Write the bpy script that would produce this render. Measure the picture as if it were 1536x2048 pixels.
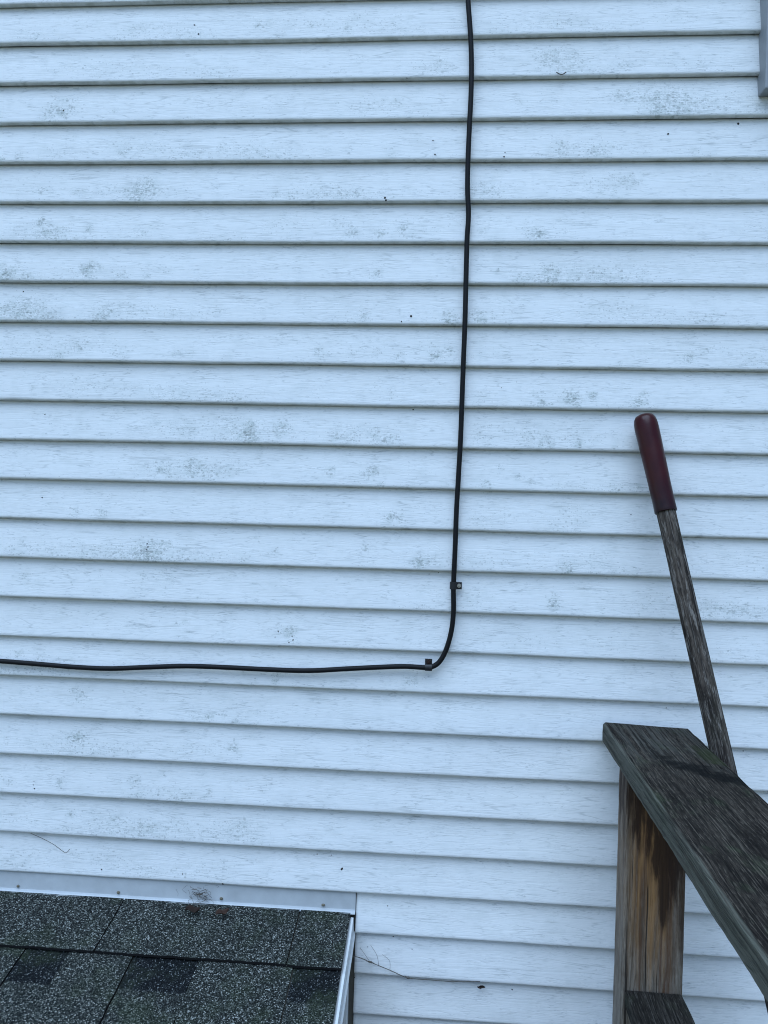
import bpy, bmesh, math, random
from mathutils import Vector, Matrix, noise
R = math.radians
scene = bpy.context.scene
for _o in list(bpy.data.objects): bpy.data.objects.remove(_o)
C = scene.collection

# ---------------------------------------------------------------- camera, sky, sun, exposure
H = 2.5                      # camera height above the yard
D = 1.9105                   # camera distance from the siding face (world y = 0)
YAW, PITCH, ROLL = R(4.0437), R(-0.3784), R(1.4854)
r = Vector((math.cos(YAW), math.sin(YAW), 0)); f = Vector((-math.sin(YAW), math.cos(YAW), 0)); u = Vector((0, 0, 1))
f, u = math.cos(PITCH)*f + math.sin(PITCH)*u, -math.sin(PITCH)*f + math.cos(PITCH)*u
r, u = math.cos(ROLL)*r + math.sin(ROLL)*u, -math.sin(ROLL)*r + math.cos(ROLL)*u
cam_data = bpy.data.cameras.new('camera'); cam = bpy.data.objects.new('camera', cam_data); C.objects.link(cam)
cam_data.sensor_fit = 'HORIZONTAL'; cam_data.sensor_width = 36; cam_data.lens = 36*1538/1536
cam_data.clip_start = 0.02; cam_data.clip_end = 2000
M4 = Matrix((( r.x, u.x, -f.x, 0), (r.y, u.y, -f.y, -D), (r.z, u.z, -f.z, H), (0, 0, 0, 1)))
cam.matrix_world = M4
scene.camera = cam

SUN_EL, SUN_AZ = R(69), R(200)      # overcast: the bright part of the cloud stands high in front of the wall
world = bpy.data.worlds.new('World'); scene.world = world; world.use_nodes = True
wn = world.node_tree; bg = wn.nodes['Background']
sky = wn.nodes.new('ShaderNodeTexSky'); sky.sky_type = 'NISHITA'; sky.sun_disc = False
sky.sun_elevation = SUN_EL; sky.sun_rotation = SUN_AZ; sky.altitude = 100
sky.air_density = 1.0; sky.dust_density = 0.2; sky.ozone_density = 4.0
wn.links.new(sky.outputs[0], bg.inputs[0]); bg.inputs[1].default_value = 0.06
sd = bpy.data.lights.new('sun', 'SUN'); sd.energy = 1.4; sd.angle = R(62); sd.color = (.585, .77, 1)
sun = bpy.data.objects.new('sun', sd); C.objects.link(sun)
sdir = Vector((math.sin(SUN_AZ)*math.cos(SUN_EL), math.cos(SUN_AZ)*math.cos(SUN_EL), math.sin(SUN_EL)))
sun.rotation_euler = sdir.to_track_quat('Z', 'Y').to_euler(); sun.location = (2, 8, 12)
vs = scene.view_settings; vs.view_transform = 'Standard'; vs.look = 'None'; vs.gamma = 1; vs.use_curve_mapping = False
vs.exposure = 1.60
scene.cycles.use_denoising = True; scene.cycles.filter_width = 1.05

# ---------------------------------------------------------------- helpers
random.seed(11)
def link(name, me, mat=None, parent=None, loc=(0,0,0)):
    o = bpy.data.objects.new(name, me); C.objects.link(o); o.location = loc
    if mat is not None and not me.materials: me.materials.append(mat)
    if parent is not None: o.parent = parent
    return o
def empty(name, loc=(0,0,0)):
    o = bpy.data.objects.new(name, None); C.objects.link(o); o.location = loc; o.empty_display_size = .05
    return o
def tag(o, label, cat, group=None):
    o['label'] = label; o['category'] = cat
    if group: o['group'] = group
    return o
def mesh(name, verts, faces, smooth=False):
    me = bpy.data.meshes.new(name); me.from_pydata(verts, [], faces)
    bm = bmesh.new(); bm.from_mesh(me); bmesh.ops.recalc_face_normals(bm, faces=bm.faces); bm.to_mesh(me); bm.free()
    if smooth: me.polygons.foreach_set('use_smooth', [True]*len(me.polygons))
    me.update(); return me
def box_mesh(name, a, b, bevel=0.0, seg=1):
    bm = bmesh.new(); bmesh.ops.create_cube(bm, size=1)
    for v in bm.verts: v.co = Vector([(a[i]+b[i])/2 + v.co[i]*(b[i]-a[i]) for i in range(3)])
    if bevel: bmesh.ops.bevel(bm, geom=bm.edges[:], offset=bevel, segments=seg, affect='EDGES', profile=.6)
    me = bpy.data.meshes.new(name); bm.to_mesh(me); bm.free(); return me
def tube(name, pts, rad, sides=10, caps=True, smooth=True):
    """swept round tube; rad is a number or one radius per point"""
    pts = [Vector(p) for p in pts]; n = len(pts); V, F = [], []
    rr = rad if isinstance(rad, (list, tuple)) else [rad]*n
    t0 = (pts[1]-pts[0]).normalized(); nrm = t0.orthogonal().normalized()
    for i in range(n):
        t = (pts[min(i+1, n-1)]-pts[max(i-1, 0)]).normalized()
        nrm = (nrm - t*nrm.dot(t)).normalized(); b = t.cross(nrm)
        for k in range(sides):
            a = 2*math.pi*k/sides; V.append(pts[i] + (nrm*math.cos(a) + b*math.sin(a))*rr[i])
    for i in range(n-1):
        for k in range(sides):
            F.append((i*sides+k, i*sides+(k+1) % sides, (i+1)*sides+(k+1) % sides, (i+1)*sides+k))
    if caps: F.append(tuple(range(sides))); F.append(tuple(range((n-1)*sides, n*sides)))
    return mesh(name, V, F, smooth)
def catmull(pts, sub=8):
    P = [Vector(p) for p in pts]; P = [P[0]*2-P[1]] + P + [P[-1]*2-P[-2]]; out = []
    for i in range(1, len(P)-2):
        for s in range(sub):
            t = s/sub; a, b, c, d = P[i-1], P[i], P[i+1], P[i+2]
            out.append(.5*((2*b) + (c-a)*t + (2*a-5*b+4*c-d)*t*t + (3*b-a-3*c+d)*t**3))
    out.append(P[-2]); return out
def timber(name, w, h, L, seg=60, jit=.0012, bev=.004, seed=0, skew=0.0):
    """sawn board along local -Y from y=0: slightly worn, uneven edges; top at z=0"""
    ring = [(-w/2+bev, 0), (-w/6, 0), (w/6, 0), (w/2-bev, 0), (w/2, -bev), (w/2, -h/2), (w/2, -h+bev), (w/2-bev, -h), (w/6, -h), (-w/6, -h), (-w/2+bev, -h), (-w/2, -h+bev), (-w/2, -h/2), (-w/2, -bev)]
    V, F = [], []; n = len(ring)
    for i in range(seg+1):
        y = -L*i/seg
        for k, (x, z) in enumerate(ring):
            q = Vector((x*40+seed*7.1, y*14, z*40)); e = noise.noise(q)*jit + noise.noise(q*3.3)*jit*.6
            q2 = Vector((x*40, y*18+3.7, z*40+seed*3.3)); g = noise.noise(q2)*jit
            yy = y + (x/w+.5)*skew*max(0, 1-i*2/seg) + (noise.noise(Vector((x*60, z*60, seed)))*.0015 if i in (0, seg) else 0)
            V.append((x+e, yy, z+g))
    for i in range(seg):
        for k in range(n): F.append((i*n+k, i*n+(k+1) % n, (i+1)*n+(k+1) % n, (i+1)*n+k))
    F.append(tuple(range(n))); F.append(tuple(range(seg*n, seg*n+n)))
    return mesh(name, V, F)

# ---------------------------------------------------------------- material helpers
class NT:
    def __init__(s, name):
        s.m = bpy.data.materials.new(name); s.m.use_nodes = True; s.t = s.m.node_tree; s.b = s.t.nodes['Principled BSDF']
    def n(s, kind, **kw):
        nd = s.t.nodes.new('ShaderNode'+kind)
        for k, v in kw.items(): setattr(nd, k, v)
        return nd
    def put(s, sock, v):
        if hasattr(v, 'links') or hasattr(v, 'is_linked'): s.t.links.new(v, sock)
        else: sock.default_value = v
    def math(s, op, a, b=0.5, c=None, clamp=False):
        nd = s.n('Math', operation=op, use_clamp=clamp); s.put(nd.inputs[0], a); s.put(nd.inputs[1], b)
        if c is not None: s.put(nd.inputs[2], c)
        return nd.outputs[0]
    def coord(s, which='Object'): return s.n('TexCoord').outputs[which]
    def pos(s): return s.n('NewGeometry').outputs['Position']
    def map(s, v, scale=(1,1,1), loc=(0,0,0), rot=(0,0,0)):
        nd = s.n('Mapping'); s.put(nd.inputs['Vector'], v); nd.inputs['Scale'].default_value = scale; nd.inputs['Location'].default_value = loc; nd.inputs['Rotation'].default_value = rot
        return nd.outputs[0]
    def noise(s, v, scale, detail=3, rough=.55, dist=0):
        nd = s.n('TexNoise'); s.put(nd.inputs['Vector'], v); nd.inputs['Scale'].default_value = scale; nd.inputs['Detail'].default_value = detail
        nd.inputs['Roughness'].default_value = rough; nd.inputs['Distortion'].default_value = dist; return nd.outputs['Fac']
    def voro(s, v, scale, out='Color', feature='F1'):
        nd = s.n('TexVoronoi', feature=feature); s.put(nd.inputs['Vector'], v); nd.inputs['Scale'].default_value = scale; return nd.outputs[out]
    def ss(s, x, lo, hi, a=0.0, b=1.0):
        nd = s.n('MapRange', interpolation_type='SMOOTHSTEP'); s.put(nd.inputs[0], x)
        for i, v in ((1, lo), (2, hi), (3, a), (4, b)): s.put(nd.inputs[i], v)
        return nd.outputs[0]
    def mix(s, fac, a, b, mode='MIX'):
        nd = s.n('Mix', data_type='RGBA', blend_type=mode); s.put(nd.inputs[0], fac)
        for i, v in ((6, a), (7, b)): s.put(nd.inputs[i], v if hasattr(v, 'is_linked') else (*v, 1) if len(v) == 3 else v)
        return nd.outputs[2]
    def ramp(s, x, stops):
        nd = s.n('ValToRGB'); s.put(nd.inputs[0], x); e = nd.color_ramp.elements
        while len(e) < len(stops): e.new(.5)
        for el, (p, c) in zip(e, stops): el.position = p; el.color = (*c, 1)
        return nd.outputs[0]
    def attr(s, name): return s.n('Attribute', attribute_name=name).outputs['Fac']
    def sep(s, v):
        nd = s.n('SeparateXYZ'); s.put(nd.inputs[0], v); return nd.outputs
    def bump(s, h, strength, dist=.001, prev=None):
        nd = s.n('Bump'); nd.inputs['Strength'].default_value = strength; nd.inputs['Distance'].default_value = dist; s.put(nd.inputs['Height'], h)
        if prev is not None: s.put(nd.inputs['Normal'], prev)
        return nd.outputs[0]
    def fin(s, col, rough=.6, normal=None, spec=.5, metal=0.0):
        s.put(s.b.inputs['Base Color'], col if hasattr(col, 'is_linked') else (*col, 1)); s.put(s.b.inputs['Roughness'], rough)
        s.b.inputs['Specular IOR Level'].default_value = spec; s.b.inputs['Metallic'].default_value = metal
        if normal is not None: s.put(s.b.inputs['Normal'], normal)
        return s.m

def mat_siding():
    t = NT('vinyl_siding'); P = t.pos(); O = t.coord(); z = t.sep(O)[2]
    wob = t.noise(t.map(P, (5, 1, 14)), 1.0, 3)
    warp = t.n('VectorMath', operation='ADD'); t.put(warp.inputs[0], P)
    cx = t.n('CombineXYZ'); t.put(cx.inputs[2], t.math('MULTIPLY', t.math('SUBTRACT', wob, .5), .012)); t.put(warp.inputs[1], cx.outputs[0])
    W = warp.outputs[0]
    def rings(loc, sx, sz, k, w):          # contour lines of a stretched noise: embossed cedar grain
        q = t.math('FRACT', t.math('MULTIPLY', t.noise(t.map(W, (sx, 1, sz), loc), 1.0, 2, .45), k))
        return t.ss(t.math('ABSOLUTE', t.math('SUBTRACT', q, .5)), w, 0.0)
    line = t.math('MAXIMUM', rings((0, 0, 0), 1.6, 30, 15, .10), t.math('MULTIPLY', rings((4, 0, 7), 2.6, 46, 12, .11), .8))
    fleck = t.math('MAXIMUM', t.ss(t.noise(t.map(W, (34, 1, 330), (3, 0, 5)), 1.0, 3, .6), .55, .66), t.ss(t.noise(t.map(W, (70, 1, 420), (1, 0, 2)), 1.0, 2, .6), .58, .68))
    brk = t.ss(t.noise(t.map(P, (9, 1, 26), (7, 0, 1)), 1.0, 4, .6), .40, .64); brk2 = t.ss(t.noise(t.map(P, (14, 1, 30), (2, 0, 8)), 1.0, 4, .6), .42, .66)
    base = t.mix(t.noise(t.map(P, (2.2, 1, 6)), 1.0, 4), (.72, .735, .73), (.79, .795, .785))
    blot = t.ss(t.noise(t.map(P, (18, 1, 26), (1, 0, 9)), 1.0, 5, .65), .46, .72)
    base = t.mix(t.math('MULTIPLY', blot, .20), base, (.46, .50, .48))
    dirt = t.attr('grime')
    grain = t.math('ADD', t.math('MULTIPLY', t.math('MULTIPLY', line, brk), .34), t.math('MULTIPLY', t.math('MULTIPLY', fleck, t.math('ADD', t.math('MULTIPLY', brk2, .95), .12)), .42))
    grain = t.math('MULTIPLY', grain, t.math('ADD', t.math('MULTIPLY', dirt, .7), .5), clamp=True)
    base = t.mix(grain, base, (.22, .25, .25))
    # mildew: colonies of fine dots, where the density attribute lets them grow
    dens = t.attr('mildew')
    def dots(scale, off, gain, rmax):
        nd = t.n('TexVoronoi', feature='F1'); nd.inputs['Scale'].default_value = 1.0; nd.inputs['Randomness'].default_value = 1.0
        t.put(nd.inputs['Vector'], t.map(P, (scale*.72, 3, scale*1.1), off)); cs = t.sep(nd.outputs['Color'])
        live = t.math('SUBTRACT', t.math('MULTIPLY', dens, gain), cs[0])           # a cell grows a dot where the density allows it
        rr = t.math('MULTIPLY', t.ss(live, 0.0, .45), t.math('ADD', t.math('MULTIPLY', cs[1], rmax*.7), rmax*.45))
        edge = t.noise(t.map(P, (380, 1, 380), off), 1.0, 2, .7)
        dd = t.math('ADD', nd.outputs['Distance'], t.math('MULTIPLY', t.math('SUBTRACT', edge, .5), .30))
        return t.math('MULTIPLY', t.ss(t.math('SUBTRACT', rr, dd), -.06, .10), t.math('ADD', .45, t.math('MULTIPLY', cs[2], .55)))
    m = t.math('MAXIMUM', t.math('MAXIMUM', dots(200, (3, 0, 1), .95, .56), dots(118, (8, 0, 2), .70, .46)), t.math('MULTIPLY', dots(290, (1, 0, 9), 1.2, .62), .8))
    film = t.math('MULTIPLY', t.math('MULTIPLY', t.ss(dens, .15, 1.0), t.ss(t.noise(t.map(P, (60, 1, 85)), 1.0, 4, .7), .36, .64)), .52)
    base = t.mix(film, base, (.30, .36, .33))
    base = t.mix(t.math('MULTIPLY', m, t.math('ADD', .22, t.math('MULTIPLY', dens, .34)), clamp=True), base, (.085, .105, .09))
    # grime held on the lip's lower edge
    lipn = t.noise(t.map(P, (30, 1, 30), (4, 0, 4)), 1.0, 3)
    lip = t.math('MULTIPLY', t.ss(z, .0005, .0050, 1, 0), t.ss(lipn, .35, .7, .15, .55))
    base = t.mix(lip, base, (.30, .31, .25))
    hgt = t.math('SUBTRACT', t.math('MULTIPLY', t.noise(t.map(W, (9, 1, 170)), 1.0, 4), .9), t.math('MULTIPLY', line, .35))
    nb = t.bump(hgt, .40, .0012)
    nb = t.bump(t.noise(t.map(P, (5, 5, 16)), 1.0, 2), .25, .006, nb)
    return t.fin(base, .52, nb, .35)

def mat_wood(name, lo, hi, axis='Y', streak=(.3, .3, .28), dark=(.02, .02, .02), gs=1.0, algae=.4, bump=.9, flake=.5):
    """weathered timber, grain along the axis (local)"""
    t = NT(name); O = t.coord(); k = {'X': 0, 'Y': 1, 'Z': 2}[axis]
    def sc(along, across): v = [across]*3; v[k] = along; return tuple(v)
    warp = t.n('VectorMath', operation='ADD'); t.put(warp.inputs[0], O)
    nz = t.n('TexNoise'); t.put(nz.inputs['Vector'], t.map(O, sc(4, 14))); nz.inputs['Scale'].default_value = 1; nz.inputs['Detail'].default_value = 2
    sub = t.n('VectorMath', operation='MULTIPLY_ADD'); t.put(sub.inputs[0], nz.outputs['Color']); sub.inputs[1].default_value = (.012,)*3; sub.inputs[2].default_value = (-.006,)*3
    t.put(warp.inputs[1], sub.outputs[0]); W = warp.outputs[0]
    a = t.noise(t.map(W, sc(2.5*gs, 170*gs)), 1, 5, .62); b = t.noise(t.map(W, sc(2.2*gs, 330*gs), (3, 3, 3)), 1, 4, .55)
    c = t.noise(t.map(O, sc(7, 22), (9, 1, 2)), 1, 5, .65); d = t.noise(t.map(W, sc(38, 330), (1, 8, 2)), 1, 3, .65)
    col = t.mix(t.ss(a, .32, .68), lo, hi)
    col = t.mix(t.math('MULTIPLY', t.ss(c, .42, .66), .7), col, dark)
    col = t.mix(t.math('MULTIPLY', t.ss(b, .55, .64), flake), col, streak)
    col = t.mix(t.math('MULTIPLY', t.ss(a, .36, .28), .8), col, dark)
    col = t.mix(t.math('MULTIPLY', t.ss(t.noise(t.map(O, sc(9, 16), (5, 5, 1)), 1, 4, .6), .52, .7), algae), col, (.045, .062, .032))
    col = t.mix(t.math('MULTIPLY', t.ss(d, .50, .36), .62), col, dark)
    col = t.mix(t.math('MULTIPLY', t.ss(d, .56, .68), .42), col, streak)
    rg = t.math('FRACT', t.math('MULTIPLY', t.noise(t.map(W, sc(1.3*gs, 26*gs), (6, 2, 4)), 1, 2, .5), 17)); ring = t.ss(t.math('ABSOLUTE', t.math('SUBTRACT', rg, .5)), .16, 0.0)
    ring = t.math('MULTIPLY', ring, t.ss(t.noise(t.map(O, sc(5, 20), (1, 1, 7)), 1, 3), .36, .6))
    col = t.mix(t.math('MULTIPLY', ring, .55), col, dark)
    ck = t.math('MULTIPLY', t.ss(t.noise(t.map(W, sc(2.2*gs, 150*gs), (2, 7, 5)), 1, 2, .5), .66, .72), t.ss(t.noise(t.map(O, sc(3, 9), (3, 1, 1)), 1, 2), .45, .6))
    col = t.mix(t.math('MULTIPLY', ck, .9), col, tuple(v*.4 for v in dark))
    hgt = t.math('SUBTRACT', t.math('ADD', t.math('MULTIPLY', a, .7), t.math('MULTIPLY', b, .4)), t.math('ADD', t.math('MULTIPLY', ring, .35), t.math('MULTIPLY', ck, 1.2)))
    nb = t.bump(hgt, bump, .004)
    return t, col, nb, W, O

# measured on the wall, metres: x, height relative to the camera, radius, density
MOLD = [(-1.073,1.18,0.01,0.5),(-1.007,1.089,0.027,0.7),(-0.989,1.004,0.043,0.6),(-1.022,0.985,0.019,0.7),(-0.85,0.992,0.007,0.8),(-0.982,0.98,0.01,0.7),(-0.831,0.885,0.01,0.7),(-0.571,0.904,0.01,0.5),(-1.102,0.876,0.012,0.6),(-1.146,0.867,0.007,0.8),
  (-1.038,0.79,0.01,0.7),(-0.774,0.792,0.025,0.7),(-0.754,0.81,0.019,0.5),(-0.793,0.772,0.015,0.7),(-0.944,0.786,0.012,0.5),(-0.579,0.8,0.01,0.7),(-0.527,0.791,0.012,0.5),(-0.234,1.226,0.025,0.5),(-0.483,1.205,0.012,0.5),(-0.35,1.203,0.006,0.7),
  (-0.14,1.218,0.012,0.4),(-0.274,1.089,0.012,0.5),(-0.231,1.116,0.007,0.5),(-0.171,1.113,0.005,0.8),(-0.025,1.101,0.019,0.5),(-0.282,1.008,0.007,0.6),(-0.358,1.007,0.007,0.6),(-0.128,1.007,0.012,0.5),(-0.144,0.879,0.017,0.6),(-0.244,0.877,0.007,0.6),
  (-0.032,0.876,0.01,0.4),(-0.431,0.782,0.01,0.6),(-0.387,0.778,0.01,0.6),(-0.26,0.78,0.01,0.6),(-0.222,0.784,0.007,0.8),(0.241,1.204,0.075,0.35),(0.132,1.194,0.025,0.35),(0.232,1.109,0.037,0.7),(0.304,1.118,0.025,0.55),(0.424,1.098,0.025,0.4),
  (0.174,1.003,0.019,0.5),(0.228,1.021,0.031,0.5),(0.415,1.019,0.019,0.4),(0.522,1.011,0.075,0.6),(0.511,0.987,0.05,0.5),(0.328,0.898,0.043,0.6),(0.37,0.885,0.025,0.6),(0.274,0.898,0.019,0.5),(0.182,0.911,0.012,0.4),(0.597,0.878,0.012,0.4),
  (0.106,0.791,0.025,0.5),(0.421,0.794,0.05,0.5),(0.444,0.812,0.019,0.5),(-1.04,0.713,0.012,0.8),(-1.028,0.69,0.022,0.6),(-1.108,0.677,0.025,0.6),(-0.988,0.677,0.025,0.5),(-0.909,0.694,0.009,0.9),(-0.771,0.683,0.01,0.6),(-1.133,0.593,0.025,0.7),
  (-0.907,0.594,0.017,1.0),(-0.906,0.577,0.022,0.6),(-1.126,0.571,0.019,0.7),(-1.072,0.567,0.01,0.7),(-0.986,0.574,0.037,0.5),(-0.755,0.572,0.01,0.6),(-0.827,0.575,0.015,0.4),(-0.71,0.588,0.01,0.5),(-1.077,0.503,0.043,0.5),(-1.117,0.483,0.037,0.5),
  (-1.01,0.474,0.025,0.6),(-0.858,0.479,0.017,0.7),(-0.772,0.473,0.031,0.5),(-0.681,0.477,0.01,0.5),(-0.884,0.464,0.01,0.8),(-0.928,0.39,0.012,0.5),(-0.816,0.377,0.025,0.5),(-0.646,0.379,0.019,0.5),(-0.981,0.366,0.012,0.5),(-0.679,0.375,0.01,0.7),
  (-1.052,0.284,0.007,0.8),(-0.258,0.69,0.025,0.6),(-0.163,0.68,0.012,0.9),(-0.226,0.683,0.012,0.6),(-0.108,0.696,0.019,0.6),(0.094,0.686,0.012,0.8),(0.207,0.678,0.031,0.6),(0.225,0.678,0.012,0.7),(-0.174,0.59,0.027,0.7),(-0.167,0.584,0.007,0.8),
  (-0.036,0.572,0.012,0.5),(0.023,0.591,0.019,0.5),(0.133,0.592,0.007,0.7),(0.246,0.586,0.037,0.6),(0.258,0.578,0.019,0.7),(0.185,0.567,0.019,0.7),(0.084,0.48,0.02,0.9),(0.022,0.474,0.022,0.6),(0.016,0.464,0.015,0.6),(0.096,0.468,0.007,0.8),
  (-0.198,0.478,0.01,0.7),(-0.109,0.491,0.005,0.9),(-0.307,0.383,0.012,0.6),(-0.225,0.384,0.012,0.5),(-0.162,0.385,0.012,0.5),(-0.019,0.38,0.012,0.8),(-0.106,0.373,0.015,0.5),(0.139,0.487,0.031,0.4),(0.018,0.399,0.01,0.5),(-0.141,0.282,0.031,0.5),
  (-0.48,0.198,0.01,0.8),(-0.48,0.167,0.015,0.7),(-0.404,0.193,0.017,0.5),(-0.384,0.177,0.025,0.4),(-0.263,0.171,0.01,0.8),(-0.225,0.165,0.01,0.7),(-0.15,0.179,0.037,0.6),(-0.126,0.186,0.025,0.5),(-0.274,0.083,0.015,0.8),(-0.46,0.135,0.006,0.5),
  (-0.369,0.102,0.006,0.6),(-0.179,0.085,0.019,0.5),(-0.161,0.089,0.01,0.6),(-0.208,0.058,0.006,0.9),(-0.143,0.055,0.007,0.8),(-0.438,0.054,0.007,0.5),(-0.035,0.07,0.037,0.4),(-0.114,-0.026,0.015,0.8),(-0.36,0.002,0.007,0.5),(-0.095,-0.025,0.007,0.5),
  (-0.458,-0.089,0.012,0.6),(-0.408,-0.116,0.015,0.5),(-0.284,-0.106,0.012,0.4),(-0.319,-0.126,0.012,0.4),(-0.045,-0.136,0.011,0.9),(-0.181,-0.103,0.01,0.6),(-0.167,-0.136,0.025,0.5),(-1.003,0.189,0.005,0.7),(-1.016,0.165,0.007,0.6),(-0.726,0.196,0.017,0.4),
  (-0.486,0.173,0.025,0.6),(-0.713,0.077,0.006,0.9),(-0.695,0.077,0.006,0.9),(-0.626,0.088,0.019,0.5),(-0.684,0.061,0.012,0.4),(-1.058,0.061,0.006,0.7),(-0.932,-0.028,0.012,0.8),(-0.856,-0.033,0.012,0.7),(-0.678,-0.024,0.01,0.4),(-0.793,-0.038,0.01,0.4),
  (-0.738,-0.113,0.027,0.8),(-0.693,-0.109,0.01,0.9),(-0.758,-0.136,0.012,0.7),(-0.725,-0.14,0.017,0.9),(-1.061,-0.2,0.01,0.6),(-0.934,-0.215,0.007,0.6),(-0.75,-0.19,0.019,0.4),(-0.69,-0.201,0.025,0.5),(0.593,0.379,0.012,0.9),(0.433,0.365,0.007,0.8),
  (0.492,0.372,0.01,0.4),(0.314,0.283,0.015,0.9),(0.369,0.287,0.01,0.9),(0.333,0.265,0.01,0.7),(0.248,0.263,0.007,0.9),(0.236,0.285,0.017,0.6),(0.492,0.289,0.012,0.8),(0.481,0.271,0.019,0.7),(0.507,0.262,0.007,0.7),(0.263,0.165,0.017,0.7),
  (0.336,0.17,0.025,0.7),(0.34,0.162,0.007,0.9),(0.426,0.157,0.006,0.9),(0.22,0.186,0.031,0.5),(0.11,0.178,0.025,0.6),(0.158,0.204,0.015,0.4),(0.155,0.105,0.012,0.6),(0.192,0.085,0.01,0.7),(0.223,0.07,0.015,0.6),(0.113,0.067,0.01,0.6),
  (0.126,0.042,0.019,0.4),(0.429,0.058,0.009,0.9),(0.485,0.067,0.005,0.8),(0.314,-0.14,0.015,0.9),(0.286,-0.228,0.015,1.0),(0.401,-0.233,0.012,0.6),(0.291,-0.206,0.015,0.4),(0.206,-0.202,0.01,0.4),(-0.602,-0.24,0.006,0.8),(-0.412,-0.238,0.01,0.5),
  (-1.085,-0.308,0.005,0.6),(-0.756,-0.322,0.006,0.6),(-0.638,-0.304,0.009,0.8),(-0.659,-0.308,0.006,0.7),(-0.654,-0.344,0.006,0.7),(-0.365,-0.319,0.015,0.9),(-0.701,-0.299,0.006,0.5),(-1.076,-0.401,0.01,0.5),(-0.745,-0.394,0.015,0.5),(-1.067,-0.504,0.007,0.5),
  (-0.92,-0.498,0.012,0.7),(-0.894,-0.503,0.031,0.6),(-0.906,-0.53,0.025,0.6),(-0.745,-0.448,0.006,0.6),(-0.665,-0.445,0.006,0.6),(-0.478,-0.431,0.007,0.8),(-0.394,-0.431,0.012,0.6),(-0.451,-0.45,0.006,0.8),(-0.4,-0.447,0.006,0.8),(-0.64,-0.508,0.006,0.7),
  (-0.478,-0.508,0.007,0.8),(-0.565,-0.544,0.007,0.8),(-0.526,-0.54,0.006,0.7),(-0.498,-0.552,0.007,0.7),(-0.442,-0.554,0.005,0.6),(-0.443,-0.526,0.006,0.6),(-0.904,-0.603,0.025,0.6),(-0.917,-0.614,0.012,0.6),(-0.505,-0.616,0.015,0.6),(-0.685,-0.698,0.005,0.8),
  (-0.759,-0.716,0.012,0.6),(-0.955,-0.728,0.01,0.8),(-0.944,-0.738,0.015,0.7),(-1.088,-0.735,0.01,0.6),(-0.56,-0.732,0.005,0.8),(-0.526,-0.695,0.01,0.6),(-0.57,-0.747,0.007,0.6),(-0.742,-0.751,0.007,0.6),(-0.412,-0.717,0.015,0.7),(-0.926,-0.814,0.01,0.8),
  (-0.809,-0.817,0.007,0.6),(-0.474,-0.812,0.009,0.8),(-0.727,-0.836,0.015,0.5),(-0.035,-0.41,0.031,0.5),(-0.059,-0.436,0.019,0.6),(0.187,-0.403,0.007,0.5)]
SPECKS = [(-0.649,1.2088,0.0025),(-0.6368,1.1834,0.0031),(-0.9864,0.9955,0.0031),(-0.106,1.0642,0.0025),(-0.153,0.7684,0.0037),(-0.1504,0.7622,0.0031),(-0.0376,0.9127,0.0025),(-0.0316,0.8756,0.0031),(0.2592,1.1934,0.0019),(0.5332,0.9252,0.0031),
  (0.1402,0.8794,0.0019),(0.138,0.8684,0.0031),(0.6996,0.9502,0.0037),(-1.0858,0.533,0.0031),(-1.0196,0.2162,0.0025),(-1.0211,0.0014,0.0025),(-0.0696,0.2451,0.0031),(-0.0806,0.4758,0.0037),(-0.1039,0.462,0.0025),(0.4696,-0.0028,0.0019),
  (0.1471,0.3017,0.0019),(0.1845,0.317,0.0019),(-0.7399,-0.1102,0.0031),(-0.7371,-0.1178,0.0031),(-0.7409,-0.1243,0.0025),(-0.52,-0.9655,0.0043),(-0.2187,-0.9133,0.005),(-0.8378,-0.9487,0.0025),(-0.6254,-0.9477,0.0025),(-0.2461,-0.8822,0.0019),
  (-0.4545,-0.9603,0.0019),(-1.0237,-0.7319,0.0019),(-1.0248,-0.741,0.0019),(-1.0206,-0.7498,0.0025),(-0.395,-0.3207,0.0025),(-0.4023,-0.3361,0.0019),(-0.3663,-0.3474,0.0025),(-0.3563,-0.3407,0.0025),(-0.3591,-0.332,0.0019),(-0.085,-1.0783,0.0025),
  (-0.0368,-1.1052,0.0019),(0.2139,-1.1902,0.0025),(-0.1482,-1.1063,0.0025),(-0.1801,-1.1878,0.0025),(-0.1008,-1.0003,0.0019),(0.1061,-0.1374,0.0019),(-0.0191,-0.1649,0.0019),(0.0043,-0.1604,0.0019),(-0.0191,-0.6393,0.0019),(-0.2828,-0.8818,0.0019),
  (0.7542,-0.5706,0.0025),(0.5684,-0.4736,0.0019)]
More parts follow.
